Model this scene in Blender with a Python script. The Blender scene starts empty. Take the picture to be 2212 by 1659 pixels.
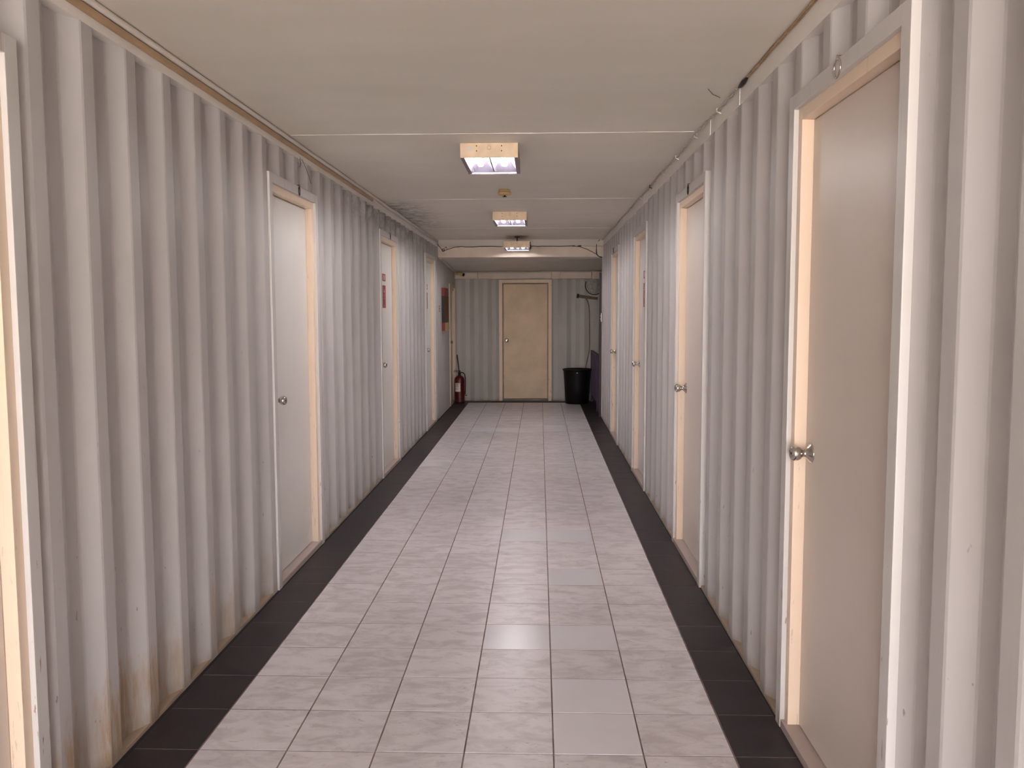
import bpy, bmesh, math, random
from mathutils import Vector, Matrix
random.seed(7)
C = bpy.context.scene.collection
S = bpy.context.scene

LW, RW = -1.1373, 1.1153       # ridge planes of the corrugated container walls
ZR, ZC, ZD = 2.357, 2.44, 2.195  # underside of top rail, ceiling, top of door frames
YB, YM, YE = -7.0, 9.15, 11.5    # open end behind the viewer, cross beam, end wall
DEP = 0.036

# ------------------------------------------------------------------ materials
def new_mat(name):
    m = bpy.data.materials.new(name); m.use_nodes = True
    nt = m.node_tree
    return m, nt, nt.nodes['Principled BSDF']

class G:
    """tiny node-graph helper"""
    def __init__(s, nt):
        s.nt = nt; s.L = nt.links
        s.tc = nt.nodes.new('ShaderNodeTexCoord')
        s.obj = s.tc.outputs['Object']
    def n(s, t, **kw):
        q = s.nt.nodes.new(t)
        for k, v in kw.items(): setattr(q, k, v)
        return q
    def put(s, sock, v):
        if hasattr(v, 'is_output') or isinstance(v, bpy.types.NodeSocket): s.L.new(v, sock)
        else: sock.default_value = v
    def math(s, op, a, b=0.0, c=0.0, clamp=False):
        q = s.n('ShaderNodeMath', operation=op); q.use_clamp = clamp
        s.put(q.inputs[0], a); s.put(q.inputs[1], b); s.put(q.inputs[2], c)
        return q.outputs[0]
    def sep(s, v=None):
        q = s.n('ShaderNodeSeparateXYZ'); s.put(q.inputs[0], v or s.obj); return q.outputs
    def scale(s, sc, v=None, loc=(0, 0, 0), rot=(0, 0, 0)):
        q = s.n('ShaderNodeMapping'); s.put(q.inputs[0], v or s.obj)
        q.inputs['Scale'].default_value = sc; q.inputs['Location'].default_value = loc
        q.inputs['Rotation'].default_value = rot
        return q.outputs[0]
    def noise(s, vec, scale=5.0, detail=4.0, rough=0.55, dist=0.0):
        q = s.n('ShaderNodeTexNoise'); s.L.new(vec, q.inputs['Vector'])
        q.inputs['Scale'].default_value = scale; q.inputs['Detail'].default_value = detail
        q.inputs['Roughness'].default_value = rough; q.inputs['Distortion'].default_value = dist
        return q.outputs[0]
    def ramp(s, v, a, b, lo=0.0, hi=1.0):
        q = s.n('ShaderNodeMapRange', interpolation_type='SMOOTHSTEP')
        s.put(q.inputs[0], v); s.put(q.inputs[1], a); s.put(q.inputs[2], b)
        s.put(q.inputs[3], lo); s.put(q.inputs[4], hi)
        return q.outputs[0]
    def mix(s, f, a, b, mode='MIX'):
        q = s.n('ShaderNodeMix', data_type='RGBA', blend_type=mode)
        s.put(q.inputs[0], f); s.put(q.inputs[6], a if not isinstance(a, tuple) else (*a, 1))
        s.put(q.inputs[7], b if not isinstance(b, tuple) else (*b, 1))
        return q.outputs[2]
    def bump(s, h, strength=0.2, dist=0.01):
        q = s.n('ShaderNodeBump'); s.put(q.inputs['Height'], h)
        q.inputs['Strength'].default_value = strength; q.inputs['Distance'].default_value = dist
        return q.outputs[0]

def paint(name, col, rough=0.5, var=0.06, scale=3.0, spec=0.4, metal=0.0, bump=0.0, bscale=60.0):
    m, nt, b = new_mat(name); g = G(nt)
    n = g.noise(g.obj, scale, 5)
    c = g.mix(g.ramp(n, .3, .7), tuple(x * (1 - var) for x in col), tuple(min(1, x * (1 + var)) for x in col))
    nt.links.new(c, b.inputs['Base Color'])
    b.inputs['Roughness'].default_value = rough; b.inputs['Metallic'].default_value = metal
    b.inputs['Specular IOR Level'].default_value = spec
    if bump:
        nt.links.new(g.bump(g.noise(g.obj, bscale, 3), bump, .004), b.inputs['Normal'])
    return m

RUST = (.34, .20, .10)

def wall_paint(name, col, stain=1.0, mould=1.0):
    m, nt, b = new_mat(name); g = G(nt)
    x, y, z = g.sep()[:3]
    big = g.noise(g.obj, 1.3, 4)
    c = g.mix(g.ramp(big, .35, .7), tuple(v * .95 for v in col), tuple(v * 1.04 for v in col))
    # grime: vertical streaks and grey film
    st = g.noise(g.scale((14, 14, 1.1)), 1.0, 5, .6)
    c = g.mix(g.math('MULTIPLY', g.ramp(st, .55, .8), .22), c, (.30, .27, .24))
    # fine dark specks and scuffs
    sp = g.noise(g.scale((60, 60, 26)), 1.0, 2, .4)
    low = g.ramp(z, 1.5, .2)
    c = g.mix(g.math('MULTIPLY', g.ramp(sp, .74, .78), g.math('MULTIPLY_ADD', low, .55, .1)), c, (.12, .10, .09))
    # rust bleeding up from the bottom rail
    rn = g.noise(g.scale((6, 6, 1.9)), 1.0, 8, .72)
    hgt = g.ramp(z, .55, 0.0)
    near = g.ramp(y, 2.2, .2, .12, 1.0)
    rf = g.math('MULTIPLY', g.ramp(g.math('MULTIPLY_ADD', hgt, .42, rn), .66, .84), g.math('MULTIPLY', near, stain * .95))
    pat = g.math('MULTIPLY', g.ramp(g.noise(g.scale((3.1, 3.1, .8)), 1.0, 3), .40, .60, .15, 1.0), g.ramp(g.noise(g.scale((45, 45, 9)), 1.0, 5, .7), .32, .62, .25, 1.0))
    c = g.mix(g.math('MULTIPLY', rf, pat), c, (.40, .265, .15))
    foot = g.ramp(z, .07, .0)
    c = g.mix(g.math('MULTIPLY', foot, g.math('MULTIPLY', g.ramp(rn, .3, .65), .75)), c, (.23, .17, .11))
    # sooty mould along the top
    mo = g.noise(g.scale((9, 9, 9)), 1.0, 7, .7)
    top = g.ramp(z, 2.05, 2.37)
    midy = g.math('MULTIPLY', g.ramp(y, 2.6, 4.6), g.ramp(y, 9.5, 6.5))
    mf = g.math('MULTIPLY', g.math('MULTIPLY', top, g.math('MULTIPLY_ADD', midy, .75 * mould, .06)), g.ramp(mo, .36, .6))
    c = g.mix(mf, c, (.16, .14, .13))
    nt.links.new(c, b.inputs['Base Color'])
    b.inputs['Roughness'].default_value = .48; b.inputs['Specular IOR Level'].default_value = .35
    nt.links.new(g.bump(g.noise(g.scale((25, 25, 5)), 1.0, 3), .08, .004), b.inputs['Normal'])
    return m

def chipped(name, col, amt=.5):
    """gloss paint with brown chips, thickest near the floor"""
    m, nt, b = new_mat(name); g = G(nt)
    z = g.sep()[2]
    n = g.noise(g.scale((70, 70, 9)), 1.0, 5, .6)
    low = g.ramp(z, 2.3, .0, .0, .085)
    chip = g.ramp(g.math('ADD', n, low), .725, .745)
    film = g.noise(g.scale((12, 12, 3)), 1.0, 4)
    c = g.mix(g.math('MULTIPLY', g.ramp(film, .45, .75), .22 * amt), col, (.42, .32, .22))
    c = g.mix(g.math('MULTIPLY', chip, min(1, amt * 1.5)), c, (.19, .11, .065))
    run = g.noise(g.scale((55, 55, 1.6)), 1.0, 4, .55)
    c = g.mix(g.math('MULTIPLY', g.ramp(run, .64, .72), .75 * amt), c, (.34, .22, .13))
    foot = g.ramp(z, .12, .0)
    c = g.mix(g.math('MULTIPLY', foot, .5 * amt), c, (.28, .19, .12))
    nt.links.new(c, b.inputs['Base Color'])
    b.inputs['Roughness'].default_value = .4; b.inputs['Specular IOR Level'].default_value = .4
    return m

def marble_tile():
    m, nt, b = new_mat('marbled_floor_tile'); g = G(nt)
    x, y, z = g.sep()[:3]
    ix = g.math('FLOOR', g.math('MULTIPLY', x, 1 / .3)); iy = g.math('FLOOR', g.math('MULTIPLY', y, 1 / .3))
    cb = g.n('ShaderNodeCombineXYZ'); g.put(cb.inputs[0], ix); g.put(cb.inputs[1], iy)
    wn = g.n('ShaderNodeTexWhiteNoise'); nt.links.new(cb.outputs[0], wn.inputs['Vector'])
    off = g.n('ShaderNodeVectorMath', operation='MULTIPLY_ADD')
    nt.links.new(wn.outputs['Color'], off.inputs[0]); off.inputs[1].default_value = (3, 3, 3); nt.links.new(g.obj, off.inputs[2])
    v = off.outputs[0]
    cloud = g.noise(g.scale((7, 13, 1), v, rot=(0, 0, .5)), 1.0, 6, .62, .6)
    vein = g.noise(g.scale((18, 46, 1), v, rot=(0, 0, .45)), 1.0, 4, .6, .8)
    tint = g.math('MULTIPLY_ADD', wn.outputs['Value'], .10, .95)
    c = g.mix(g.ramp(cloud, .34, .60), (.56, .505, .51), (.735, .685, .70))
    c = g.mix(g.math('MULTIPLY', g.ramp(vein, .60, .74), .6), c, (.40, .34, .31))
    c = g.mix(g.math('MULTIPLY', g.ramp(g.noise(g.scale((34, 95, 1), v, rot=(0, 0, .5)), 1.0, 3), .685, .74), .6), c, (.17, .13, .12))
    c = g.mix(1.0, c, tint, 'MULTIPLY')
    nt.links.new(c, b.inputs['Base Color'])
    b.inputs['Roughness'].default_value = .30; b.inputs['Specular IOR Level'].default_value = .5
    nt.links.new(g.bump(g.math('ADD', cloud, g.math('MULTIPLY', vein, .6)), .16, .006), b.inputs['Normal'])
    return m

def ceiling_mat():
    m, nt, b = new_mat('ceiling_board'); g = G(nt)
    x, y, z = g.sep()[:3]
    n = g.noise(g.scale((.9, 2.2, 1)), 1.0, 4)
    c = g.mix(g.ramp(n, .35, .7), (.76, .71, .62), (.80, .75, .67))
    # mould bloom beside the left rail
    mo = g.noise(g.obj, 13.0, 8, .75)
    a = g.math('MULTIPLY', g.ramp(y, 4.5, 5.4), g.ramp(y, 8.2, 6.2))
    e = g.ramp(x, -.62, -1.10)
    f = g.math('MULTIPLY', g.math('MULTIPLY', a, e), g.ramp(mo, .36, .66))
    c = g.mix(g.math('MULTIPLY', f, 1.0), c, (.13, .12, .10))
    nt.links.new(c, b.inputs['Base Color'])
    b.inputs['Roughness'].default_value = .5; b.inputs['Specular IOR Level'].default_value = .4
    wav = g.noise(g.scale((.35, 2.3, 1)), 1.0, 2, .4)
    nt.links.new(g.bump(wav, .35, .03), b.inputs['Normal'])
    return m

def emissive(name, col, strength):
    m, nt, b = new_mat(name); g = G(nt)
    b.inputs['Base Color'].default_value = (.9, .9, .9, 1)
    b.inputs['Emission Color'].default_value = (*col, 1)
    b.inputs['Emission Strength'].default_value = strength
    return m

M = {}
M['wall'] = wall_paint('container_wall_paint', (.50, .475, .468))
M['wall_r'] = wall_paint('container_wall_paint_clean', (.50, .475, .468), .25, .05)
M['steel'] = chipped('grey_frame_paint', (.60, .575, .56), .55)
M['cream'] = chipped('cream_jamb_paint', (.81, .645, .50), .18)
M['cream_dirty'] = chipped('cream_worn_paint', (.80, .62, .45), .5)
M['leaf'] = paint('door_leaf_paint', (.72, .69, .66), .38, .03, 1.5, .5)
M['leaf_warm'] = paint('door_leaf_cream', (.66, .575, .515), .38, .03, 1.5, .5)
M['leaf_end'] = paint('door_leaf_grubby', (.76, .58, .40), .55, .08, 2.6, .3, bump=.5, bscale=45)
M['brown_edge'] = paint('brown_jamb_edge', (.40, .28, .18), .6, .15, 8)  # darker brown jamb, a thin line around the end door leaf
M['sill'] = chipped('sill_paint', (.46, .38, .36), .5)
M['rail'] = paint('rail_paint', (.80, .76, .71), .45, .05, 2.0)
M['foot'] = chipped('rusty_rail_paint', (.40, .32, .25), 1.0)
M['trunk'] = paint('tan_trunking', (.46, .31, .18), .45, .08, 5)
M['mold'] = paint('white_moulding', (.74, .68, .62), .45, .06, 3)
M['ceil'] = ceiling_mat()
M['joint'] = paint('joint_filler', (.86, .82, .76), .6)
M['tile'] = marble_tile()
M['plain'] = paint('plain_floor_tile', (.76, .73, .76), .22, .02, 4, .5)
M['dark'] = paint('dark_floor_tile', (.019, .0125, .014), .45, .22, 9, .28, bump=.12, bscale=90)
M['grout'] = paint('floor_grout', (.19, .14, .125), .9, .35, 8)
M['gap'] = paint('black_joint', (.008, .007, .007), .8)
M['chrome'] = paint('polished_steel', (.62, .58, .54), .12, .02, 3, .5, 1.0)
M['iron'] = paint('dark_iron', (.06, .05, .045), .35, .1, 8, .5, .8)
M['black'] = paint('black_plastic', (.008, .007, .007), .45, .06, 3, .25)
M['bin'] = paint('bin_plastic', (.005, .0035, .004), .5, .06, 3, .2)
M['housing'] = paint('light_housing', (.84, .65, .46), .45, .10, 12)
M['rim'] = paint('light_rim', (.30, .27, .30), .35, .05, 4, .5, .6)
M['reflector'] = paint('light_reflector', (.64, .60, .74), .28, .02, 4, .5, .5)
M['lamp'] = emissive('lamp_tube', (1.0, .955, .945), 82.0)
M['lamp_weak'] = emissive('old_lamp_tube', (1.0, .955, .945), 50.0)
M['tan'] = paint('yellowed_plastic', (.55, .38, .17), .5, .10, 20)
M['red'] = paint('red_enamel', (.075, .003, .004), .32, .05, 6)
M['signred'] = paint('sign_red', (.24, .012, .014), .45)
M['white'] = paint('white_print', (.75, .70, .66), .6)
M['paper'] = paint('paper_label', (.72, .64, .55), .7, .1, 60)
M['wire'] = paint('grey_cable', (.50, .46, .42), .6, .25, 30)
M['tanwire'] = paint('tan_cable', (.40, .26, .14), .6, .2, 30)
M['purple'] = paint('purple_railing_paint', (.030, .009, .036), .45, .15, 9, .3)
M['purpled'] = paint('stairwell_void_paint', (.030, .012, .012), .5)
M['wood'] = paint('old_brown_pipe', (.17, .11, .07), .6, .3, 25)
M['board'] = paint('brown_panel', (.12, .042, .016), .6, .25, 10, .2)
M['boardred'] = paint('panel_red', (.16, .007, .004), .5)
M['endwall'] = wall_paint('end_wall_paint', (.45, .425, .39), .3, .2)
M['plaster'] = paint('plaster_paint', (.60, .575, .575), .5, .07, 2.2)
M['pinkboard'] = paint('pale_beam_paint', (.66, .55, .46), .55, .08, 3)
M['stair'] = paint('stairwell_paint', (.34, .29, .31), .6, .1, 3)

# ------------------------------------------------------------------ mesh helpers
class MB:
    def __init__(s): s.v = []; s.f = []; s.mi = []; s.mats = []; s.sm = []
    def _m(s, m):
        if m is None: return 0
        if m not in s.mats: s.mats.append(m)
        return s.mats.index(m)
    def add(s, vs, fs, m=None, smooth=False):
        o = len(s.v); s.v += [tuple(v) for v in vs]; k = s._m(m)
        for f in fs: s.f.append(tuple(o + i for i in f)); s.mi.append(k); s.sm.append(smooth)
    def box(s, x0, x1, y0, y1, z0, z1, m=None, bev=0.0):
        x0, x1 = sorted((x0, x1)); y0, y1 = sorted((y0, y1)); z0, z1 = sorted((z0, z1))
        if bev <= 0:
            vs = [(x, y, z) for z in (z0, z1) for y in (y0, y1) for x in (x0, x1)]
            s.add(vs, [(0, 2, 3, 1), (4, 5, 7, 6), (0, 1, 5, 4), (2, 6, 7, 3), (0, 4, 6, 2), (1, 3, 7, 5)], m); return
        bm = bmesh.new(); bmesh.ops.create_cube(bm, size=1)
        for v in bm.verts:
            v.co = Vector(((x0 + x1) / 2 + v.co.x * (x1 - x0), (y0 + y1) / 2 + v.co.y * (y1 - y0), (z0 + z1) / 2 + v.co.z * (z1 - z0)))
        b = min(bev, .45 * min(x1 - x0, y1 - y0, z1 - z0))
        bmesh.ops.bevel(bm, geom=list(bm.edges), offset=b, segments=2, profile=.7, affect='EDGES')
        s.bm(bm, m)
    def bm(s, bm, m=None, smooth=False):
        bm.verts.index_update()
        s.add([v.co[:] for v in bm.verts], [tuple(v.index for v in f.verts) for f in bm.faces], m, smooth); bm.free()
    def tube(s, pts, r, m=None, seg=8, cap=True, smooth=True):
        pts = [Vector(p) for p in pts]; n = len(pts); rs = r if isinstance(r, (list, tuple)) else [r] * n
        vs = []; fs = []
        t0 = (pts[1] - pts[0]).normalized()
        a = Vector((0, 0, 1)) if abs(t0.z) < .9 else Vector((1, 0, 0))
        u = t0.cross(a).normalized()
        for i, p in enumerate(pts):
            t = (pts[min(i + 1, n - 1)] - pts[max(i - 1, 0)]).normalized()
            u = (u - t * u.dot(t)).normalized(); w = t.cross(u)
            for k in range(seg):
                an = 2 * math.pi * k / seg
                vs.append(p + (u * math.cos(an) + w * math.sin(an)) * rs[i])
        for i in range(n - 1):
            for k in range(seg):
                k2 = (k + 1) % seg
                fs.append((i * seg + k, i * seg + k2, (i + 1) * seg + k2, (i + 1) * seg + k))
        s.add(vs, fs, m, smooth)
        if cap:
            s.add(vs[:seg], [tuple(reversed(range(seg)))], m); s.add(vs[-seg:], [tuple(range(seg))], m)
    def lathe(s, prof, origin=(0, 0, 0), axis=(0, 0, 1), m=None, seg=24, smooth=True):
        """prof: list of (radius, height along the axis)"""
        a = Vector(axis).normalized(); u = a.orthogonal().normalized(); w = a.cross(u); o = Vector(origin)
        vs = []; fs = []; n = len(prof)
        for r, h in prof:
            for k in range(seg):
                an = 2 * math.pi * k / seg
                vs.append(o + a * h + (u * math.cos(an) + w * math.sin(an)) * max(r, 1e-5))
        for i in range(n - 1):
            for k in range(seg):
                k2 = (k + 1) % seg
                fs.append((i * seg + k, i * seg + k2, (i + 1) * seg + k2, (i + 1) * seg + k))
        fs.append(tuple(reversed(range(seg)))); fs.append(tuple((n - 1) * seg + k for k in range(seg)))
        s.add(vs, fs, m, smooth)
    def torus(s, c, n, R, r, m=None, a0=0, a1=2 * math.pi, seg=28):
        n = Vector(n).normalized(); u = n.orthogonal().normalized(); w = n.cross(u); c = Vector(c)
        full = abs(a1 - a0) > 6.28
        pts = [c + (u * math.cos(a0 + (a1 - a0) * i / seg) + w * math.sin(a0 + (a1 - a0) * i / seg)) * R for i in range(seg + 1)]
        s.tube(pts, r, m, 8, not full)
    def build(s, name, m=None, parent=None, origin=(0, 0, 0)):
        me = bpy.data.meshes.new(name)
        o = Vector(origin)
        me.from_pydata([Vector(v) - o for v in s.v], [], s.f)
        mats = s.mats if s.mats else [m]
        for q in mats: me.materials.append(q)
        for p, i, sm in zip(me.polygons, s.mi, s.sm): p.material_index = i; p.use_smooth = sm
        bm = bmesh.new(); bm.from_mesh(me); bmesh.ops.recalc_face_normals(bm, faces=bm.faces); bm.to_mesh(me); bm.free()
        ob = bpy.data.objects.new(name, me); C.objects.link(ob)
        if parent is not None: ob.parent = parent
        elif tuple(origin) != (0, 0, 0): ob.location = o
        return ob

def tag(o, label, cat, group=None, kind=None):
    o['label'] = label; o['category'] = cat
    if group: o['group'] = group
    if kind: o['kind'] = kind
    return o
def struct(o, label=None, cat=None):
    o['kind'] = 'structure'
    if label: o['label'] = label; o['category'] = cat
    return o
def thing(name, label, cat, loc=(0, 0, 0), group=None, kind=None):
    o = bpy.data.objects.new(name, None); C.objects.link(o); o.location = loc; o.empty_display_size = .1
    return tag(o, label, cat, group, kind)

# ------------------------------------------------------------------ floor: real tiles over a grout bed
def make_floor():
    T = .3; b = MB()
    XR2 = 2.25
    b.box(LW - .12, RW + .12, YB, 9.3, -.05, -.0008, M['grout'])
    b.box(LW - .12, XR2, 9.3, YE + .1, -.05, -.0008, M['grout'])
    # black mastic joint along each wall
    b.box(LW + .001, LW + .016, YB, YE, -.002, -.0004, M['gap'])
    b.box(RW - .008, RW, YB, 9.3, -.002, -.0004, M['gap'])
    plain = {(3, 3), (4, 3), (4, 1), (4, 0), (1, 26), (2, 26), (3, 26), (3, 27), (4, 26), (4, 27), (4, 28), (0, 18), (3, 9), (4, 6), (4, 9)}
    def tile(x0, x1, y0, y1, m, e=.0009):
        dz = random.uniform(-.0002, .0002)
        vs = [(x0, y0, -.002), (x1, y0, -.002), (x1, y1, -.002), (x0, y1, -.002),
              (x0 + e, y0 + e, dz), (x1 - e, y0 + e, dz), (x1 - e, y1 - e, dz), (x0 + e, y1 - e, dz)]
        b.add(vs, [(4, 5, 6, 7), (0, 1, 5, 4), (1, 2, 6, 5), (2, 3, 7, 6), (3, 0, 4, 7)], m)
    gl, gt = .0021, .0019
    for j in range(-24, 38):
        y0, y1 = j * T + gt, (j + 1) * T - gt
        if j == 37: y1 = 11.19
        for k in range(6):
            x0 = (k - 3) * T
            m = M['plain'] if (k, j) in plain else M['tile']
            tile(x0 + gl, x0 + T - gl, y0, y1, m)
        tile(LW + .015, -.9 - gl * 1.2, y0, y1, M['dark'])
        xr = RW - .006 if j < 31 else 1.2
        tile(.9 + gl * 1.2, xr, y0, y1, M['dark'])
        if j >= 31:
            for k in range(4): tile(1.2 + k * .26 + gl, 1.46 + k * .26 - gl, y0, y1, M['dark'])
    for k in range(11): tile(-1.137 + k * .307 + gl, -.83 + k * .307 - gl, 11.194, YE - .005, M['dark'])
    return struct(b.build('floor'))
make_floor()

# ------------------------------------------------------------------ corrugated walls
def corr(c, pitch, y0, y1):
    """depth profile of trapezoid sheet: 0 on the ridge, DEP in the trough; returns sorted (y, depth)"""
    q = pitch / 4; h = q / 2; r = .0045; pts = []
    k0 = int((y0 - c) / pitch) - 2
    for k in range(k0, k0 + int((y1 - y0) / pitch) + 6):
        m = c + k * pitch
        sl = DEP / q
        for y, d in ((m - h - q, DEP), (m - h, 0.0), (m + h, 0.0), (m + h + q, DEP)):
            s0 = 0 if (d == 0 and y > m) or (d > 0 and y < m) else sl
            # soften each bend with two points
            if d == 0:
                pts += [(y - r, r * sl if y < m else 0), (y + r, 0 if y < m else r * sl)]
            else:
                pts += [(y - r, d if y < m else d - r * sl), (y + r, d - r * sl if y < m else d)]
    pts.sort()
    def at(y):
        for (a, da), (e, de) in zip(pts, pts[1:]):
            if a <= y <= e: return da + (de - da) * (y - a) / max(e - a, 1e-9)
        return DEP
    out = [(y0, at(y0))] + [p for p in pts if y0 + 1e-4 < p[0] < y1 - 1e-4] + [(y1, at(y1))]
    return out, at

def corr_wall(name, conv, c, pitch, y0, y1, doors, ztop, mat, z0=-.02, depth=1.0):
    """conv(y, depth, z) -> world; doors: list of (ya, yb, ztop)"""
    pts, at = corr(c, pitch, y0, y1)
    pts = [(y, d * depth) for y, d in pts]; at_ = at
    at = lambda y: at_(y) * depth
    cuts = []
    for a, e, t in doors: cuts += [(a, at(a)), (e, at(e))]
    P = sorted(set(pts + [q for q in cuts if y0 < q[0] < y1]))
    b = MB()
    for (a, da), (e, de) in zip(P, P[1:]):
        mid = (a + e) / 2; zb = z0
        for da_, de_, t in doors:
            if da_ < mid < de_: zb = t
        if e - a < 1e-5: continue
        b.add([conv(a, da, zb), conv(e, de, zb), conv(e, de, ztop), conv(a, da, ztop)], [(0, 1, 2, 3)], mat)
    o = b.build(name)
    bm = bmesh.new(); bm.from_mesh(o.data); bmesh.ops.remove_doubles(bm, verts=bm.verts, dist=1e-5)
    bm.to_mesh(o.data); bm.free()
    return struct(o)

DW = .972
LDOORS = [-1.445, 1.672, 4.765, 7.80]
RDOORS = [-.706, 1.772, 4.262, 6.715]
eps = .004
left = lambda y, d, z: (LW - d, y, z)
right = lambda y, d, z: (RW + d, y, z)
corr_wall('wall_left', left, .199, .2865, YB, 9.12, [(y + eps, y + DW - eps, ZD - eps) for y in LDOORS], ZR + .002, M['wall'])
corr_wall('wall_right', right, .4935, .2845, YB, 9.28, [(y + eps, y + DW - eps, ZD - eps) for y in RDOORS], ZR + .002, M['wall_r'])

# end of the right container: flat returning face closing off the stairwell
b = MB(); b.box(RW, RW + DEP + .03, 9.26, 9.32, 0, ZR + .08, M['wall_r']); b.box(RW + .03, 2.25, 9.24, 9.32, 0, 2.5, M['stair'])
struct(b.build('wall_right_return'))
b = MB(); b.box(2.2, 2.26, 9.24, YE + .1, 0, 2.5, M['stair']); struct(b.build('wall_stairwell'))

# smooth plastered lobby wall with its door opening
b = MB()
b.box(LW - .1, LW, 9.10, 10.60 + eps, 0, 2.45, M['plaster'])
b.box(LW - .1, LW, 10.60 + eps, 11.44 - eps, 1.905 - eps, 2.45, M['plaster'])
b.box(LW - .1, LW, 11.44 - eps, YE + .06, 0, 2.45, M['plaster'])
struct(b.build('wall_left_lobby'))

# end wall, corrugated too
endc = lambda x, d, z: (x, YE + d, z)
corr_wall('wall_end', endc, -.785, .29, LW - .02, 2.25, [(-.412 + eps, .452 - eps, 1.993 - eps)], 2.3, M['endwall'], depth=.85)

# ------------------------------------------------------------------ ceilings, rails, beam
b = MB(); b.box(LW - .1, RW + .1, YB, 9.5, ZC, ZC + .06, M['ceil']); b.box(LW - .1, 2.3, 9.2, 9.5, ZC + .001, ZC + .05, M['ceil']); struct(b.build('ceiling'))
b = MB()
vs = [(LW - .1, 9.2, 2.216), (2.25, 9.2, 2.216), (2.25, YE + .1, 2.128), (LW - .1, YE + .1, 2.128)]
vs += [(x, y, z + .05) for x, y, z in vs]
b.add(vs, [(0, 1, 2, 3), (4, 5, 6, 7), (0, 1, 5, 4), (1, 2, 6, 5), (2, 3, 7, 6), (3, 0, 4, 7)], M['ceil'])
struct(b.build('ceiling_lobby'))
for i, y in enumerate((2.012, 4.765, 7.4)):
    b = MB()
    xs = [LW + .03 + k * (RW - LW - .06) / 24 for k in range(25)]
    b.tube([(x, y + random.uniform(-.002, .002) - .008 * (x - LW) * 0, ZC + .0012) for x in xs], [random.uniform(.003, .0055) for _ in xs], M['joint'], 6)
    struct(b.build('trim_%d' % (i + 1)))
# top side rails of the containers
b = MB(); b.box(LW - .08, LW + .0015, YB, 9.2, ZR, ZC, M['rail']); struct(b.build('trim_4'))
b = MB(); b.box(RW - .0015, RW + .08, YB, 9.2, ZR, ZC, M['rail'])
for y in (1.06, 1.70, 4.5):   # welded seams across the rail
    b.box(RW - .0035, RW + .01, y - .004, y + .004, ZR + .001, ZC - .002, M['joint'])
struct(b.build('trim_5'))
# white half-round in the left ceiling corner
b = MB()
ys = [YB + k * (9.15 - YB) / 60 for k in range(61)]
b.tube([(LW + .012, y, ZC - .014 + (random.uniform(-.003, .003) if 4.8 < y < 8 else 0)) for y in ys], .0125, M['mold'], 10)
struct(b.build('trim_6'))
# bottom rails filling the troughs
b = MB(); b.box(LW - .07, LW - .001, YB, 9.12, -.02, .012, M['foot'], .003); struct(b.build('baseboard_left'))
b = MB(); b.box(RW + .001, RW + .07, YB, 9.3, -.02, .012, M['foot'], .003); struct(b.build('baseboard_right'))
# cross beam and the pale board on it
b = MB()
b.box(LW, RW + .05, YM + .012, YM + .16, 2.2155, 2.356, M['ceil'])
cv = [(9.0, ZC), (YM + .01, 2.352), (YM + .16, 2.352), (YM + .16, ZC + .01), (9.0, ZC + .01)]  # sloped cove added; its tilt gives a tone between ceiling and beam
vs = [(LW, y, z) for y, z in cv] + [(RW + .05, y, z) for y, z in cv]
b.add(vs, [(0, 1, 2, 3, 4), (5, 6, 7, 8, 9)] + [(i, (i + 1) % 5, 5 + (i + 1) % 5, 5 + i) for i in range(5)], M['ceil'])
b.box(LW + .002, 1.018, YM - .012, YM + .012, 2.214, 2.357, M['pinkboard'], .006)
b.box(1.032, RW - .012, YM - .016, YM + .012, 2.206, 2.357, M['pinkboard'], .006)
struct(b.build('beam'))
# moulding at the lobby ceiling, left and end
b = MB()
for q in range(2):
    b.tube([(LW + .014 + q * .02, 9.2, 2.203), (LW + .014 + q * .02, YE, 2.117)], .011, M['mold'], 8)
b.tube([(LW, YE - .012, 2.122), (1.15, YE - .012, 2.122)], .008, M['mold'], 8)
struct(b.build('trim_7'))
# boxed pipe across the head of the end wall
b = MB()
b.box(LW, -.755, YE - .10, YE - .001, 2.003, 2.112, M['pinkboard'], .02)
b.box(-.752, .452, YE - .095, YE - .001, 2.005, 2.112, M['pinkboard'], .02)
b.box(.452, .588, YE - .115, YE - .001, 2.003, 2.118, M['pinkboard'], .006)
b.box(.588, 1.10, YE - .095, YE - .001, 2.005, 2.112, M['pinkboard'], .02)
b.box(1.104, 1.35, YE - .10, YE - .001, 2.0, 2.12, M['pinkboard'], .01)
struct(b.build('trim_8'))
# dark-painted strip standing in for the stairwell opening's dark void
b = MB(); b.box(1.085, 1.125, 9.33, 9.39, 0, 2.01, M['purpled'], .004); struct(b.build('trim_9'))

# ------------------------------------------------------------------ doors
def knob_mesh(conv, u, z, w):
    """ball knob on a flared rose; local axis runs out of the wall"""
    o = Vector(conv(u, w, z)); a = (Vector(conv(u, w - 1, z)) - o)
    prof = [(.0335, 0), (.0335, .002), (.030, .005), (.022, .011), (.0135, .019), (.0115, .026), (.0125, .031),
            (.019, .036), (.0235, .043), (.0252, .051), (.0245, .059), (.0205, .066), (.0165, .0685), (.015, .068), (.008, .0672), (.0, .067)]
    b = MB(); b.lathe(prof, o, a, M['chrome'], 32)
    b.lathe([(.0045, 0), (.0045, .0008), (0, .0008)], o + a * .0672, a, M['iron'], 12)
    return b

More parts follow.
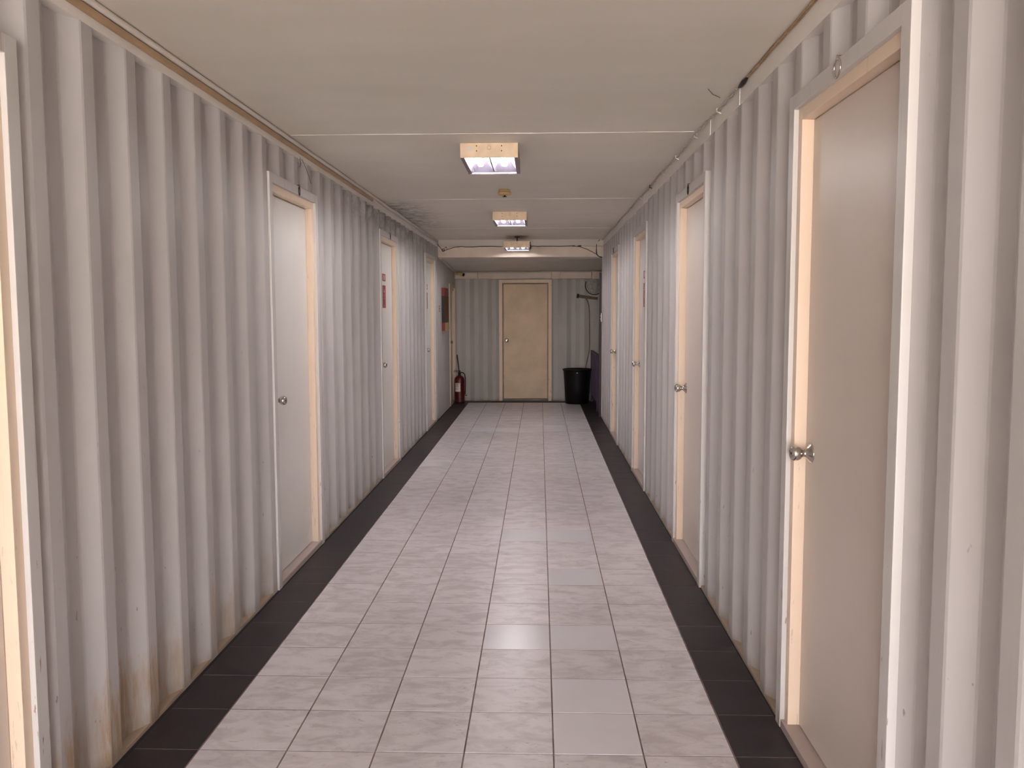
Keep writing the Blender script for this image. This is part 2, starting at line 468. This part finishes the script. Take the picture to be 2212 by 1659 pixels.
def door(n, conv, W, top, knob_u, label, leaf_mat, jamb_mat, fw=.055, jw=.04, steel=None, rose_w=.045, sill_mat=None, g_=.0028):
    steel = steel or M['steel']
    def B(b, u0, u1, w0, w1, z0, z1, m, bev=.0):
        p, q = conv(u0, w0, z0), conv(u1, w1, z1)
        b.box(p[0], q[0], p[1], q[1], z0, z1, m, bev)
    root = thing('door_%d' % n, label, 'door', conv(W / 2, 0, 0), None, 'structure')
    inv = Matrix.Translation(-Vector(root.location))
    def done(b, name, parent=root, m=None):
        b.v = [tuple(inv @ Vector(v)) for v in b.v]
        return b.build(name, m, parent)
    b = MB()
    B(b, 0, fw, -.010, .05, .0, top, steel, .003); B(b, W - fw, W, -.010, .05, .0, top, steel, .003)
    B(b, fw - .002, W - fw + .002, -.010, .05, top - .05, top, steel, .003)
    done(b, 'door_frame')
    b = MB(); t2 = top - .05
    B(b, fw, fw + jw, .006, .11, .028, t2, jamb_mat, .002); B(b, W - fw - jw, W - fw, .006, .11, .028, t2, jamb_mat, .002)
    B(b, fw + jw, W - fw - jw, .006, .11, t2 - jw, t2, jamb_mat, .002)
    u0, u1 = fw + jw, W - fw - jw; zt = t2 - jw
    ws = rose_w + .0403
    B(b, u0, u0 + .014, ws, .11, .03, zt, jamb_mat); B(b, u1 - .014, u1, ws, .11, .03, zt, jamb_mat)
    B(b, u0 + .014, u1 - .014, ws, .11, zt - .014, zt, jamb_mat); B(b, u0 + .014, u1 - .014, ws, .11, .028, .046, jamb_mat)
    done(b, 'jamb')
    b = MB(); B(b, fw - .001, W - fw + .001, -.008, .11, .0, .030, sill_mat or M['sill'], .004)
    done(b, 'threshold')
    b = MB()
    B(b, u0 + g_, u1 - g_, rose_w, rose_w + .04, .034, zt - g_, leaf_mat, .0015)
    leaf = done(b, 'door_leaf')
    kb = knob_mesh(conv, knob_u, 1.0, rose_w)
    done(kb, 'door_knob', leaf)
    return root

def lconv(y0): return lambda u, w, z: (LW - w, y0 + u, z)
def rconv(y0): return lambda u, w, z: (RW + w, y0 + u, z)
door(1, lconv(LDOORS[0]), DW, ZD, .155, 'closed door mostly cut off, facing the near door with the silver ring', M['leaf_warm'], M['cream'])
door(2, lconv(LDOORS[1]), DW, ZD, .155, 'plain white door with cream jamb under tan ceiling trunking, no signs on it', M['leaf'], M['cream'])
door(3, lconv(LDOORS[2]), DW, ZD, .155, 'white door bearing a small and a tall red sign, black ring above it', M['leaf'], M['cream'])
door(4, lconv(LDOORS[3]), DW, ZD, .155, 'white door right before the red and brown wall panel', M['leaf'], M['cream'])
door(5, lambda u, w, z: (LW - w, 10.60 + u, z), .84, 1.905, .12, 'low cream door beside the fire extinguisher', M['leaf_warm'], M['cream_dirty'], steel=M['cream_dirty'], rose_w=.03)
door(6, rconv(RDOORS[0]), DW, ZD, DW - .155, 'large near door with silver knob and shiny ring above its frame', M['leaf_warm'], M['cream'])
door(7, rconv(RDOORS[1]), DW, ZD, DW - .155, 'door opposite the plain white door, black ring above, next after the silver-ringed door', M['leaf_warm'], M['cream'])
door(8, rconv(RDOORS[2]), DW, ZD, DW - .155, 'door under the twisted cable with dark plates half hidden, no ring above', M['leaf'], M['cream'])
door(9, rconv(RDOORS[3]), DW, ZD, DW - .155, 'last door under the twisted cable before the purple stair railing', M['leaf'], M['cream_dirty'])
door(10, lambda u, w, z: (-.412 + u, YE + w, z), .864, 1.993, .125, 'grubby cream door in the end wall facing down the corridor', M['leaf_end'], M['brown_edge'], fw=.052, jw=.014, steel=M['cream_dirty'], rose_w=.04, sill_mat=M['iron'], g_=.007)

# rings and hooks hung over the door frames
def ring(conv, u, R, label, mat, turn=0.0):
    b = MB(); c = Vector(conv(u, -.014, ZD - .004 - R))
    n = Vector((math.cos(turn), math.sin(turn), 0))
    b.torus(c, n, R, .0028, mat)
    b.tube([Vector(conv(u, .0, ZD + .004)), Vector(conv(u, -.016, ZD + .004)), Vector(conv(u, -.016, ZD - .008))], .002, mat, 6)
    o = b.build('hanging_ring', origin=c); return tag(o, label, 'ring', 'rings hung over the door frames')
ring(rconv(RDOORS[0]), .485, .027, 'shiny metal ring hanging over the large near door', M['chrome'], .0)
ring(lconv(LDOORS[1]), .545, .025, 'black ring over the plain white door below the tan trunking', M['iron'], .15)
ring(lconv(LDOORS[2]), .50, .025, 'black ring over the white door with red signs', M['iron'], .12)
ring(rconv(RDOORS[1]), .50, .026, 'black ring over the second door from the silver ring', M['iron'], -.05)
ring(rconv(RDOORS[3]), .57, .024, 'black ring over the last door before the stair railing', M['iron'], -.04)

# red signs on the leaves
def sign(conv, u0, wd, z0, z1, marks, label, grp):
    r = thing('door_sign', label, 'sign', conv(u0 + wd / 2, .045, z0), grp)
    inv = -Vector(r.location)
    b = MB(); p, q = conv(u0, .0425, z0), conv(u0 + wd, .0455, z1)
    b.box(p[0], q[0], p[1], q[1], z0, z1, M['signred'])
    for a0, a1, q0, q1 in marks:
        p, q = conv(u0 + a0 * wd, .0418, z0 + q0 * (z1 - z0)), conv(u0 + a1 * wd, .0432, z0 + q1 * (z1 - z0))
        b.box(p[0], q[0], p[1], q[1], z0 + q0 * (z1 - z0), z0 + q1 * (z1 - z0), M['white'])
    b.v = [tuple(Vector(v) + inv) for v in b.v]
    b.build('plate', None, r)
    return r
small = [(.30, .36, .22, .82), (.36, .46, .74, .82), (.36, .46, .48, .55), (.36, .46, .22, .29), (.54, .60, .22, .82), (.66, .72, .22, .82), (.60, .66, .74, .82), (.60, .66, .22, .3)]
tall = [(.36, .62, .79, .81), (.34, .44, .70, .76), (.50, .64, .69, .74), (.40, .48, .54, .60), (.46, .54, .47, .50), (.34, .66, .40, .415), (.36, .62, .065, .085), (.40, .60, .11, .12)]
for conv, u, w1, w2 in ((lconv(LDOORS[2]), .375, 'small red plate over the tall red plate, nearer of the two white doors bearing signs', 'tall red plate printed in white on the white door below the black ring'),
                        (lconv(LDOORS[3]), .375, 'small dark plate high on the door beside the brown wall panel', 'tall dark plate on the door beside the brown wall panel'),
                        (rconv(RDOORS[2]), .42, 'small dark plate half hidden by the frame of the door without a ring', 'tall dark plate half hidden by the frame of the door without a ring')):
    sign(conv, u, .15, 1.757, 1.823, small, w1, 'small plates on the doors')
    sign(conv, u, .148, 1.512, 1.718, tall, w2, 'tall plates on the doors')

# ------------------------------------------------------------------ ceiling lights
def ceiling_light(y, zt, label, hanger=0.0, lamp='lamp', smear=False):
    Wd, Ln, H = .331, .61, .082; x0 = -.037 - Wd / 2
    r = thing('ceiling_light', label, 'ceiling light', (x0 + Wd / 2, y + Ln / 2, zt), 'ceiling lights along the corridor')
    def part(b, nm, par=r): return b.build(nm, None, par)
    hx, hy = Wd / 2, Ln / 2
    b = MB()      # sheet-metal body
    t = .008
    b.box(-hx, hx, -hy + t, hy, -.006, 0, M['housing'])
    b.box(-hx, -hx + t, -hy + t, hy - t, -H, -.006, M['rim']); b.box(hx - t, hx, -hy + t, hy - t, -H, -.006, M['rim'])
    b.box(-hx, hx, hy - t, hy, -H, -.006, M['rim'])
    part(b, 'housing')
    b = MB(); b.box(-hx - .001, hx + .001, -hy, -hy + t, -H - .001, 0, M['housing'], .0015); ep = part(b, 'end_plate')
    for sx in (-.072, .072):
        for sz in (-.016, -.044):
            b = MB(); b.lathe([(.0035, 0), (.0035, .0012), (0, .0016)], (sx, -hy, sz), (0, -1, 0), M['iron'], 10); part(b, 'screw', ep)
    b = MB(); b.torus((0, -hy - .0005, -.026), (0, 1, 0), .011, .0011, M['tan']); part(b, 'knockout', ep)
    if smear:
        b = MB(); rg = random.Random(5); n = 22
        ring_ = [(-.112 + .020 * math.cos(2 * math.pi * i / n) * rg.uniform(.75, 1.15) + .006 * math.sin(2 * math.pi * i / n), -hy - .0004, -.030 + .013 * math.sin(2 * math.pi * i / n) * rg.uniform(.75, 1.15)) for i in range(n)]
        b.add(ring_ + [(x, y + .0006, z) for x, y, z in ring_], [tuple(range(n)), tuple(range(n, 2 * n))] + [(i, (i + 1) % n, n + (i + 1) % n, n + i) for i in range(n)], M['mold']); part(b, 'paint_smear', ep)
    b = MB()      # inner rims, stepped
    for s_ in (-1, 1):
        b.box(s_ * (hx - t), s_ * (hx - .022), -hy + t, hy - t, -H + .002, -H + .010, M['rim'])
    b.box(-hx + t, hx - t, hy - .022, hy - t, -H + .002, -H + .008, M['rim'])
    part(b, 'rim')
    # two trough reflectors with a ridge between them and sloped far ends
    for s_, nm in ((-1, 'reflector'), (1, 'reflector')):
        b = MB(); xa, xb = (-hx + .022, -.004) if s_ < 0 else (.004, hx - .022)
        n = 10; ya, yb = -hy + .012, hy - .10; row = []
        for i in range(n + 1):
            f = i / n; xx = xa + (xb - xa) * f; zz = -.010 - (H - .018) * (2 * abs(f - .5)) ** 2.2
            row.append((xx, zz))
        vs = [(x, ya, z) for x, z in row] + [(x, yb, z) for x, z in row]
        fs = [(i, i + 1, n + 2 + i, n + 1 + i) for i in range(n)]
        # far end: facets sloping down to the rim
        vs += [(x, hy - .022, -H + .012) for x, z in row]
        fs += [(n + 1 + i, n + 2 + i, 2 * n + 3 + i, 2 * n + 2 + i) for i in range(n)]
        b.add(vs, fs, M['reflector'])
        part(b, nm)
    for s_ in (-1, 1):
        cx = s_ * .074; z = -.058; L0, L1 = -hy + .03, -hy + .40; q = .0095
        pts = [(cx - q, L0, z), (cx - q, L1 - q, z)]
        for k in range(1, 8):
            a = math.pi * k / 8; pts.append((cx - q * math.cos(a), L1 - q + q * math.sin(a) * 1.1, z))
        pts += [(cx + q, L1 - q, z), (cx + q, L0, z)]
        b = MB(); b.tube(pts, .0085, M[lamp], 12); lt = part(b, 'lamp_tube')
        b = MB(); b.box(cx - .022, cx + .022, -hy + t, -hy + .032, z - .012, z + .014, M['white'], .003); part(b, 'lamp_base', lt)
    if hanger:
        b = MB(); b.box(-.034, .034, -hy + .17, -hy + .19, hanger - .012, hanger, M['black']); b.lathe([(.006, 0), (.006, hanger - .012)], (0, -hy + .18, 0), (0, 0, 1), M['black'], 10)
        part(b, 'hanger')
        for yy in (-hy + .05, hy - .05):
            b = MB(); b.box(hx, hx + .012, yy - .01, yy + .01, -.06, -.005, M['black'], .002); part(b, 'wire_clip')
    return r
ceiling_light(2.282, ZC, 'ceiling light with a white smear on its end plate, before the smoke detector', smear=True)
ceiling_light(5.722, ZC, 'ceiling light flush to the ceiling between smoke detector and hanging light')
ceiling_light(8.36, 2.368, 'ceiling light hung on a black bracket in front of the cross beam', ZC - 2.368, 'lamp_weak')

# ------------------------------------------------------------------ smoke detector
r = thing('smoke_detector', 'yellowed round smoke detector on the ceiling between two lights', 'smoke detector', (-.024, 4.20, ZC))
b = MB(); b.lathe([(.047, 0), (.047, -.014), (.043, -.017)], (0, 0, 0), (0, 0, 1), M['tan'], 28); b.build('base', None, r)
b = MB(); b.lathe([(.043, -.017), (.054, -.020), (.055, -.030), (.050, -.040), (.018, -.043)], (0, 0, 0), (0, 0, 1), M['tan'], 28); b.build('sensor_head', None, r)
b = MB(); b.lathe([(.006, -.043), (.006, -.053), (.016, -.053), (.016, -.057)], (0, 0, 0), (0, 0, 1), M['black'], 16); b.build('test_button', None, r)

# ------------------------------------------------------------------ trunking and cables
b = MB(); b.box(LW, LW + .016, YB, 4.45, 2.387, 2.409, M['trunk'], .003)
tag(b.build('cable_trunking', origin=(LW, -1, 2.398)), 'tan plastic cable trunking along the ceiling corner', 'trunking')
b = MB()
ys = [4.45 + k * .18 for k in range(27)]
b.tube([(LW + .008, min(y, 9.13), 2.397 + .006 * math.sin(y * 3.1) + random.uniform(-.003, .003)) for y in ys], .008, M['mold'], 8)
tag(b.build('conduit', origin=(LW, 6.5, 2.397)), 'pale painted conduit running on past the end of the tan trunking', 'cable')
# right side: flat tan pair, taped joint, then a twisted pair
b = MB()
ys = [-6.2 + k * .12 for k in range(60)]
for s_ in (0, 1):
    b.tube([(RW - .006 - s_ * .007, y, 2.434 - (.003 if k % 4 else 0) - .004 * (y > .5) * s_ * (y - .5)) for k, y in enumerate(ys)], .0034, M['tanwire'], 6)
tag(b.build('ceiling_cable', origin=(RW, -2.6, 2.434)), 'flat tan twin cable clipped along the rail above the large near door', 'cable')
b = MB()
pts = [(RW - .008, .90, 2.432), (RW - .010, .95, 2.428), (RW - .010, 1.0, 2.425), (RW - .008, 1.05, 2.430)]
b.tube(pts, [.004, .010, .009, .004], M['black'], 10)
tag(b.build('cable_tape', origin=(RW, .98, 2.43)), 'lump of black tape joining the tan and grey cables', 'tape')
b = MB()
ys = [1.05 + k * .028 for k in range(288)]
for s_ in (0, math.pi):
    b.tube([(RW - .012 + .0055 * math.cos(y * 21 + s_) - .006 * math.sin(y * 2.3) ** 2, y, 2.428 + .0045 * math.sin(y * 21 + s_) + .004 * math.sin(y * 4.1)) for y in ys], .0024, M['wire'], 6)
for y in (1.45, 2.05, 2.7, 3.3, 3.97, 4.6, 5.4, 6.3, 7.4):
    b.tube([(RW - .001, y, 2.41), (RW - .02, y + .004, 2.418), (RW - .02, y + .012, 2.434), (RW - .002, y + .016, 2.438)], .003, M['mold' if y != 3.97 else 'black'], 6)
tag(b.build('twisted_cable', origin=(RW, 5, 2.43)), 'twisted grey cable pair tacked along the rail from taped joint to beam', 'cable')
yb = YM - .016
b = MB()
pts = [(LW + .01, 9.0, 2.385), (LW + .04, 9.08, 2.345), (-1.07, yb, 2.306), (-1.03, yb, 2.312), (-.98, yb, 2.33), (-.90, yb, 2.353)]
pts += [(-.86 + k * .05, yb, 2.358 + random.uniform(-.004, .003)) for k in range(13)]
b.tube(pts, .0042, M['black'], 6)
b.torus((-1.062, yb - .002, 2.313), (0, 1, 0), .017, .0042, M['black'])
b.tube([(-1.04, yb, 2.338), (-1.03, yb - .01, 2.352), (-1.015, yb - .01, 2.350), (-1.012, yb, 2.33)], .004, M['black'], 6)
tag(b.build('beam_cable', origin=(-.7, yb, 2.35)), 'black cable looping over the beam from the pale conduit to the hung light', 'cable')
b = MB()
b.tube([(.135 + k * .05, yb, 2.359 + random.uniform(-.003, .003)) for k in range(13)] + [(.80, yb, 2.352), (.90, yb, 2.315), (.98, yb, 2.275), (1.02, yb - .006, 2.25)], .004, M['black'], 6)
b.box(.70, .735, yb - .006, yb + .006, 2.354, 2.366, M['black'], .002); b.box(.775, .82, yb - .006, yb + .006, 2.353, 2.368, M['black'], .002)
b.tube([(1.06, 9.0, 2.43), (1.026, 9.1, 2.40), (1.025, yb - .004, 2.33), (1.03, yb - .006, 2.25), (1.06, yb - .006, 2.218), (1.10, yb - .006, 2.205)], [.004, .004, .004, .008, .006, .010], M['black'], 6)
tag(b.build('beam_cable', origin=(.7, yb, 2.35)), 'black cable from the hung light to the dark knot by the stairwell', 'cable')
# stray wires poking out above the plain white door
b = MB()
b.tube([(LW + .01, 2.30, 2.36), (LW + .012, 2.36, 2.33), (LW + .01, 2.44, 2.29), (LW + .008, 2.50, 2.25)], .0012, M['black'], 5)
b.tube([(LW + .004, 2.28, 2.37), (LW + .006, 2.29, 2.33), (LW + .004, 2.27, 2.31)], .0012, M['black'], 5)
tag(b.build('loose_wire', origin=(LW, 2.38, 2.33)), 'thin loose wires drooping above the plain white door', 'wire')
b = MB()
b.tube([(RW - .045, 1.26, 2.438), (RW - .09, 1.20, 2.437), (RW - .13, 1.10, 2.437)], .001, M['black'], 5)
tag(b.build('loose_wire', origin=(RW, 1.25, 2.43)), 'thin stray wire ends beside the taped cable joint', 'wire')

# ------------------------------------------------------------------ lobby things
# wall panel with red ends
r = thing('wall_panel', 'dark panel with red head and red foot on the plaster wall', 'panel', (LW, 9.53, 1.20))
b = MB(); b.box(0, .045, 0, .50, .12, .50, M['black'], .003); b.build('casing', None, r)
b = MB(); b.box(0, .047, -.001, .50, .50, .615, M['boardred'], .004); b.build('header', None, r)
b = MB(); b.box(.0452, .049, .02, .49, .13, .495, M['board'], .001); b.build('front', None, r)
b = MB(); b.box(0, .047, -.001, .50, 0, .12, M['boardred'], .004); b.box(.0472, .049, .03, .50, .002, .118, M['tan']); b.build('footer', None, r)
# little red and white sticker
r = thing('wall_sticker', 'tiny red and white label on the plaster wall before the panel', 'label', (LW, 9.20, 1.475))
b = MB(); b.box(0, .002, 0, .12, 0, .085, M['signred']); b.build('backing', None, r)
b = MB()
for z0, z1 in ((.01, .036), (.048, .076)): b.box(.0021, .0028, .03, .10, z0, z1, M['white'])
b.build('print', None, r)

# fire extinguisher
r = thing('fire_extinguisher', 'red fire extinguisher standing on dark tiles by the end wall', 'fire extinguisher', (-1.045, 11.20, 0))
b = MB(); b.lathe([(.078, 0), (.086, .004), (.086, .03), (.083, .036), (.083, .36), (.078, .395), (.062, .42), (.038, .437), (.024, .445), (.022, .46)], (0, 0, 0), (0, 0, 1), M['red'], 32); b.build('cylinder', None, r)
b = MB(); b.lathe([(.023, .455), (.023, .485), (.014, .49), (.014, .505)], (0, 0, 0), (0, 0, 1), M['black'], 16)
b.box(-.02, .03, -.014, .014, .485, .50, M['black'], .003); b.build('valve', None, r)
b = MB(); b.box(-.095, .015, -.010, .010, .500, .508, M['black'], .003); b.box(-.085, .01, -.010, .010, .520, .527, M['black'], .003); b.box(.0, .015, -.010, .010, .505, .524, M['black'], .002); b.build('handle', None, r)
b = MB(); b.tube([(.03, 0, .492), (.06, -.005, .488), (.085, -.01, .46), (.097, -.015, .40), (.097, -.02, .30), (.095, -.02, .20), (.092, -.02, .14)], .0085, M['black'], 10)
b.tube([(.086, -.02, .127), (.125, -.025, .122)], .006, M['black'], 8); b.build('hose', None, r)
b = MB()
n = 12; a0, a1 = math.radians(-140), math.radians(-75); R_ = .0842; vs = []
for i in range(n + 1):
    a = a0 + (a1 - a0) * i / n
    vs += [(R_ * math.cos(a), R_ * math.sin(a), .185), (R_ * math.cos(a), R_ * math.sin(a), .325)]
b.add(vs, [(2 * i, 2 * i + 2, 2 * i + 3, 2 * i + 1) for i in range(n)], M['paper'])
for zz, k in ((.305, 9), (.285, 8), (.265, 9), (.225, 7)):
    vs = []
    for i in range(2, k + 1):
        a = a0 + (a1 - a0) * i / n; q = R_ + .0006
        vs += [(q * math.cos(a), q * math.sin(a), zz), (q * math.cos(a), q * math.sin(a), zz + .006)]
    b.add(vs, [(2 * i, 2 * i + 2, 2 * i + 3, 2 * i + 1) for i in range(k - 2)], M['red'])
b.build('paper_label', None, r)
b = MB(); b.tube([(-1.045 + .0 - .044, 11.275, .775), (-1.045 - .010, 11.30, .46), (-1.045 + .012, 11.315, .20), (-1.045 + .02, 11.33, .004)], [.010, .008, .007, .006], M['black'], 10)
tag(b.build('black_rod', origin=(-1.04, 11.32, 0)), 'thin black rod standing up behind the fire extinguisher', 'rod')

# security camera on the pipe
r = thing('security_camera', 'yellowed bullet camera in the corner above the fire extinguisher', 'camera', (-1.045, 11.29, 2.068))
b = MB(); b.lathe([(.012, -.05), (.028, -.045), (.031, .0), (.031, .065), (.026, .068)], (.02, 0, .015), (.75, -.6, -.22), M['tan'], 20); b.build('body', None, r)
b = MB(); b.lathe([(.025, .066), (.025, .074), (.0, .076)], (.02, 0, .015), (.75, -.6, -.22), M['black'], 16); b.build('lens', None, r)
b = MB(); b.box(-.075, -.01, .02, .10, .0, .035, M['tan'], .004); b.tube([(-.03, .03, .02), (.01, .01, .018)], .009, M['tan'], 8); b.build('bracket', None, r)

# bin
r = thing('waste_bin', 'tall black plastic waste bin on the dark tiles by the stair railing', 'bin', (.857, 11.12, 0))
b = MB(); b.lathe([(.183, 0), (.188, .004), (.205, .30), (.221, .53), (.224, .545), (.216, .545), (.200, .30), (.182, .02), (.0, .018)], (0, 0, 0), (0, 0, 1), M['bin'], 48); b.build('bucket', None, r)
b = MB(); b.lathe([(.222, .528), (.234, .532), (.236, .552), (.229, .557), (.216, .555), (.216, .545)], (0, 0, 0), (0, 0, 1), M['bin'], 48); b.build('rolled_rim', None, r)
b = MB(); b.box(-.017, -.001, -.224, -.218, .494, .510, M['paper'], .003); b.build('pale_dot', None, r)  # small pale dot on the bin front, below the rim

# purple stair railing
r = thing('stair_railing', 'dark purple metal railing guarding the stairwell behind the bin', 'railing', (1.11, 10.6, 0))
X0 = 0.0
b = MB(); b.box(-.022, .022, -.67, .83, .815, .842, M['purple'], .004); b.box(-.022, .30, -.69, -.645, .812, .845, M['purple'], .004); b.build('handrail', None, r)
b = MB(); b.box(-.02, .02, -.69, -.65, 0, .812, M['purple'], .003); b.build('post', None, r)
b = MB(); b.box(-.02, .02, .78, .82, 0, .812, M['purple'], .003); b.build('post', None, r)
b = MB(); b.box(-.012, .012, -.65, .78, .09, .115, M['purple'], .003); b.build('bottom_bar', None, r)
for k in range(5):
    y = -.42 + k * .24
    b = MB(); b.box(-.010, .010, y - .010, y + .010, .115, .815, M['purple'], .002); b.build('baluster', None, r)

# pipe, hose and wire coil on the end wall
b = MB(); b.lathe([(.034, 0), (.036, .012), (.036, .03), (.027, .034)], (.862, YE - .045, 1.728), (1, 0, -.16), M['iron'], 18)
b.tube([(.885, YE - .045, 1.725), (1.02, YE - .045, 1.703), (1.20, YE - .04, 1.68)], [.026, .024, .020], M['wood'], 14)
b.box(1.02, 1.04, YE - .045, YE + .03, 1.69, 1.71, M['wood'])
tag(b.build('drain_pipe', origin=(1.0, YE - .04, 1.70)), 'short brown pipe with dark end on the wall above the bin', 'pipe')
b = MB()
pts = [(1.012, YE - .045, 1.676), (1.03, YE - .055, 1.655), (1.055, YE - .06, 1.58), (1.068, YE - .06, 1.48), (1.072, YE - .06, 1.2), (1.074, YE - .06, .95), (1.072, YE - .065, .86), (1.062, YE - .07, .80), (1.03, YE - .08, .66), (1.00, YE - .085, .50), (.985, YE - .085, .012)]
b.tube(pts, .0085, M['wood'], 8)
tag(b.build('hose', origin=(1.07, YE - .06, 1.2)), 'thin dark hose hanging from the brown pipe down to the bin', 'hose')
b = MB(); rng = random.Random(3)
b.torus((1.15, YE - .03, 1.895), (0, 1, 0), .150, .006, M['black'], math.radians(-60), math.radians(250), 36)
for k in range(26):
    R_ = rng.uniform(.04, .125)
    b.torus((1.15 + rng.uniform(-.02, .02), YE - .03 + rng.uniform(-.008, .008), 1.895 + rng.uniform(-.015, .015)), (rng.uniform(-.1, .1), 1, rng.uniform(-.1, .1)), R_, .0034, M['wire'], rng.uniform(0, 6), rng.uniform(7, 11), 30)
b.tube([(1.05, YE - .02, 2.01), (1.10, YE - .02, 2.04), (1.17, YE - .02, 2.05)], .004, M['black'], 6)
tag(b.build('wire_coil', origin=(1.17, YE - .03, 1.86)), 'tangled coil of thin grey wire hung above the brown pipe', 'wire')
# switch on the end of the clean wall
r = thing('wall_switch', 'small white switch where the corrugated wall ends at the stair railing', 'switch', (RW - .004, 9.25, 1.33))
b = MB(); b.box(-.010, .004, -.03, .03, 0, .12, M['white'], .003); b.build('plate', None, r)
b = MB(); b.box(-.016, -.009, -.012, .012, .03, .05, M['white'], .002); b.box(-.016, -.009, -.012, .012, .07, .09, M['white'], .002); b.build('rocker', None, r)

# ------------------------------------------------------------------ light: overcast daylight through the open end, plus the lamps
w = bpy.data.worlds.new('World'); S.world = w; w.use_nodes = True
nt = w.node_tree; bg = nt.nodes['Background']
g = G(nt)
z = g.sep(g.tc.outputs['Generated'])[2]
c = g.mix(g.ramp(z, -.15, .25), (1.16, 1.03, .90), (.89, .90, .98))
nt.links.new(c, bg.inputs['Color']); bg.inputs['Strength'].default_value = 11.0

# ------------------------------------------------------------------ camera
cam = bpy.data.cameras.new('Camera'); co = bpy.data.objects.new('Camera', cam); C.objects.link(co)
yaw, pit, rol, f = -.03182, .08353, -.00271, 1871.24
fw = Vector((math.sin(yaw) * math.cos(pit), math.cos(yaw) * math.cos(pit), -math.sin(pit)))
rt = Vector((math.cos(yaw), -math.sin(yaw), 0)); up = rt.cross(fw)
r2 = rt * math.cos(rol) + up * math.sin(rol); u2 = -rt * math.sin(rol) + up * math.cos(rol)
mw = Matrix((( r2.x, u2.x, -fw.x, .25277), (r2.y, u2.y, -fw.y, -2.78498), (r2.z, u2.z, -fw.z, 1.47548), (0, 0, 0, 1)))
co.matrix_world = mw
cam.sensor_width = 36; cam.lens = f / 2212 * 36; cam.clip_start = .02
S.camera = co
vs_ = S.view_settings
vs_.view_transform = 'Standard'; vs_.look = 'None'; vs_.gamma = 1; vs_.use_curve_mapping = False
vs_.exposure = 1.0
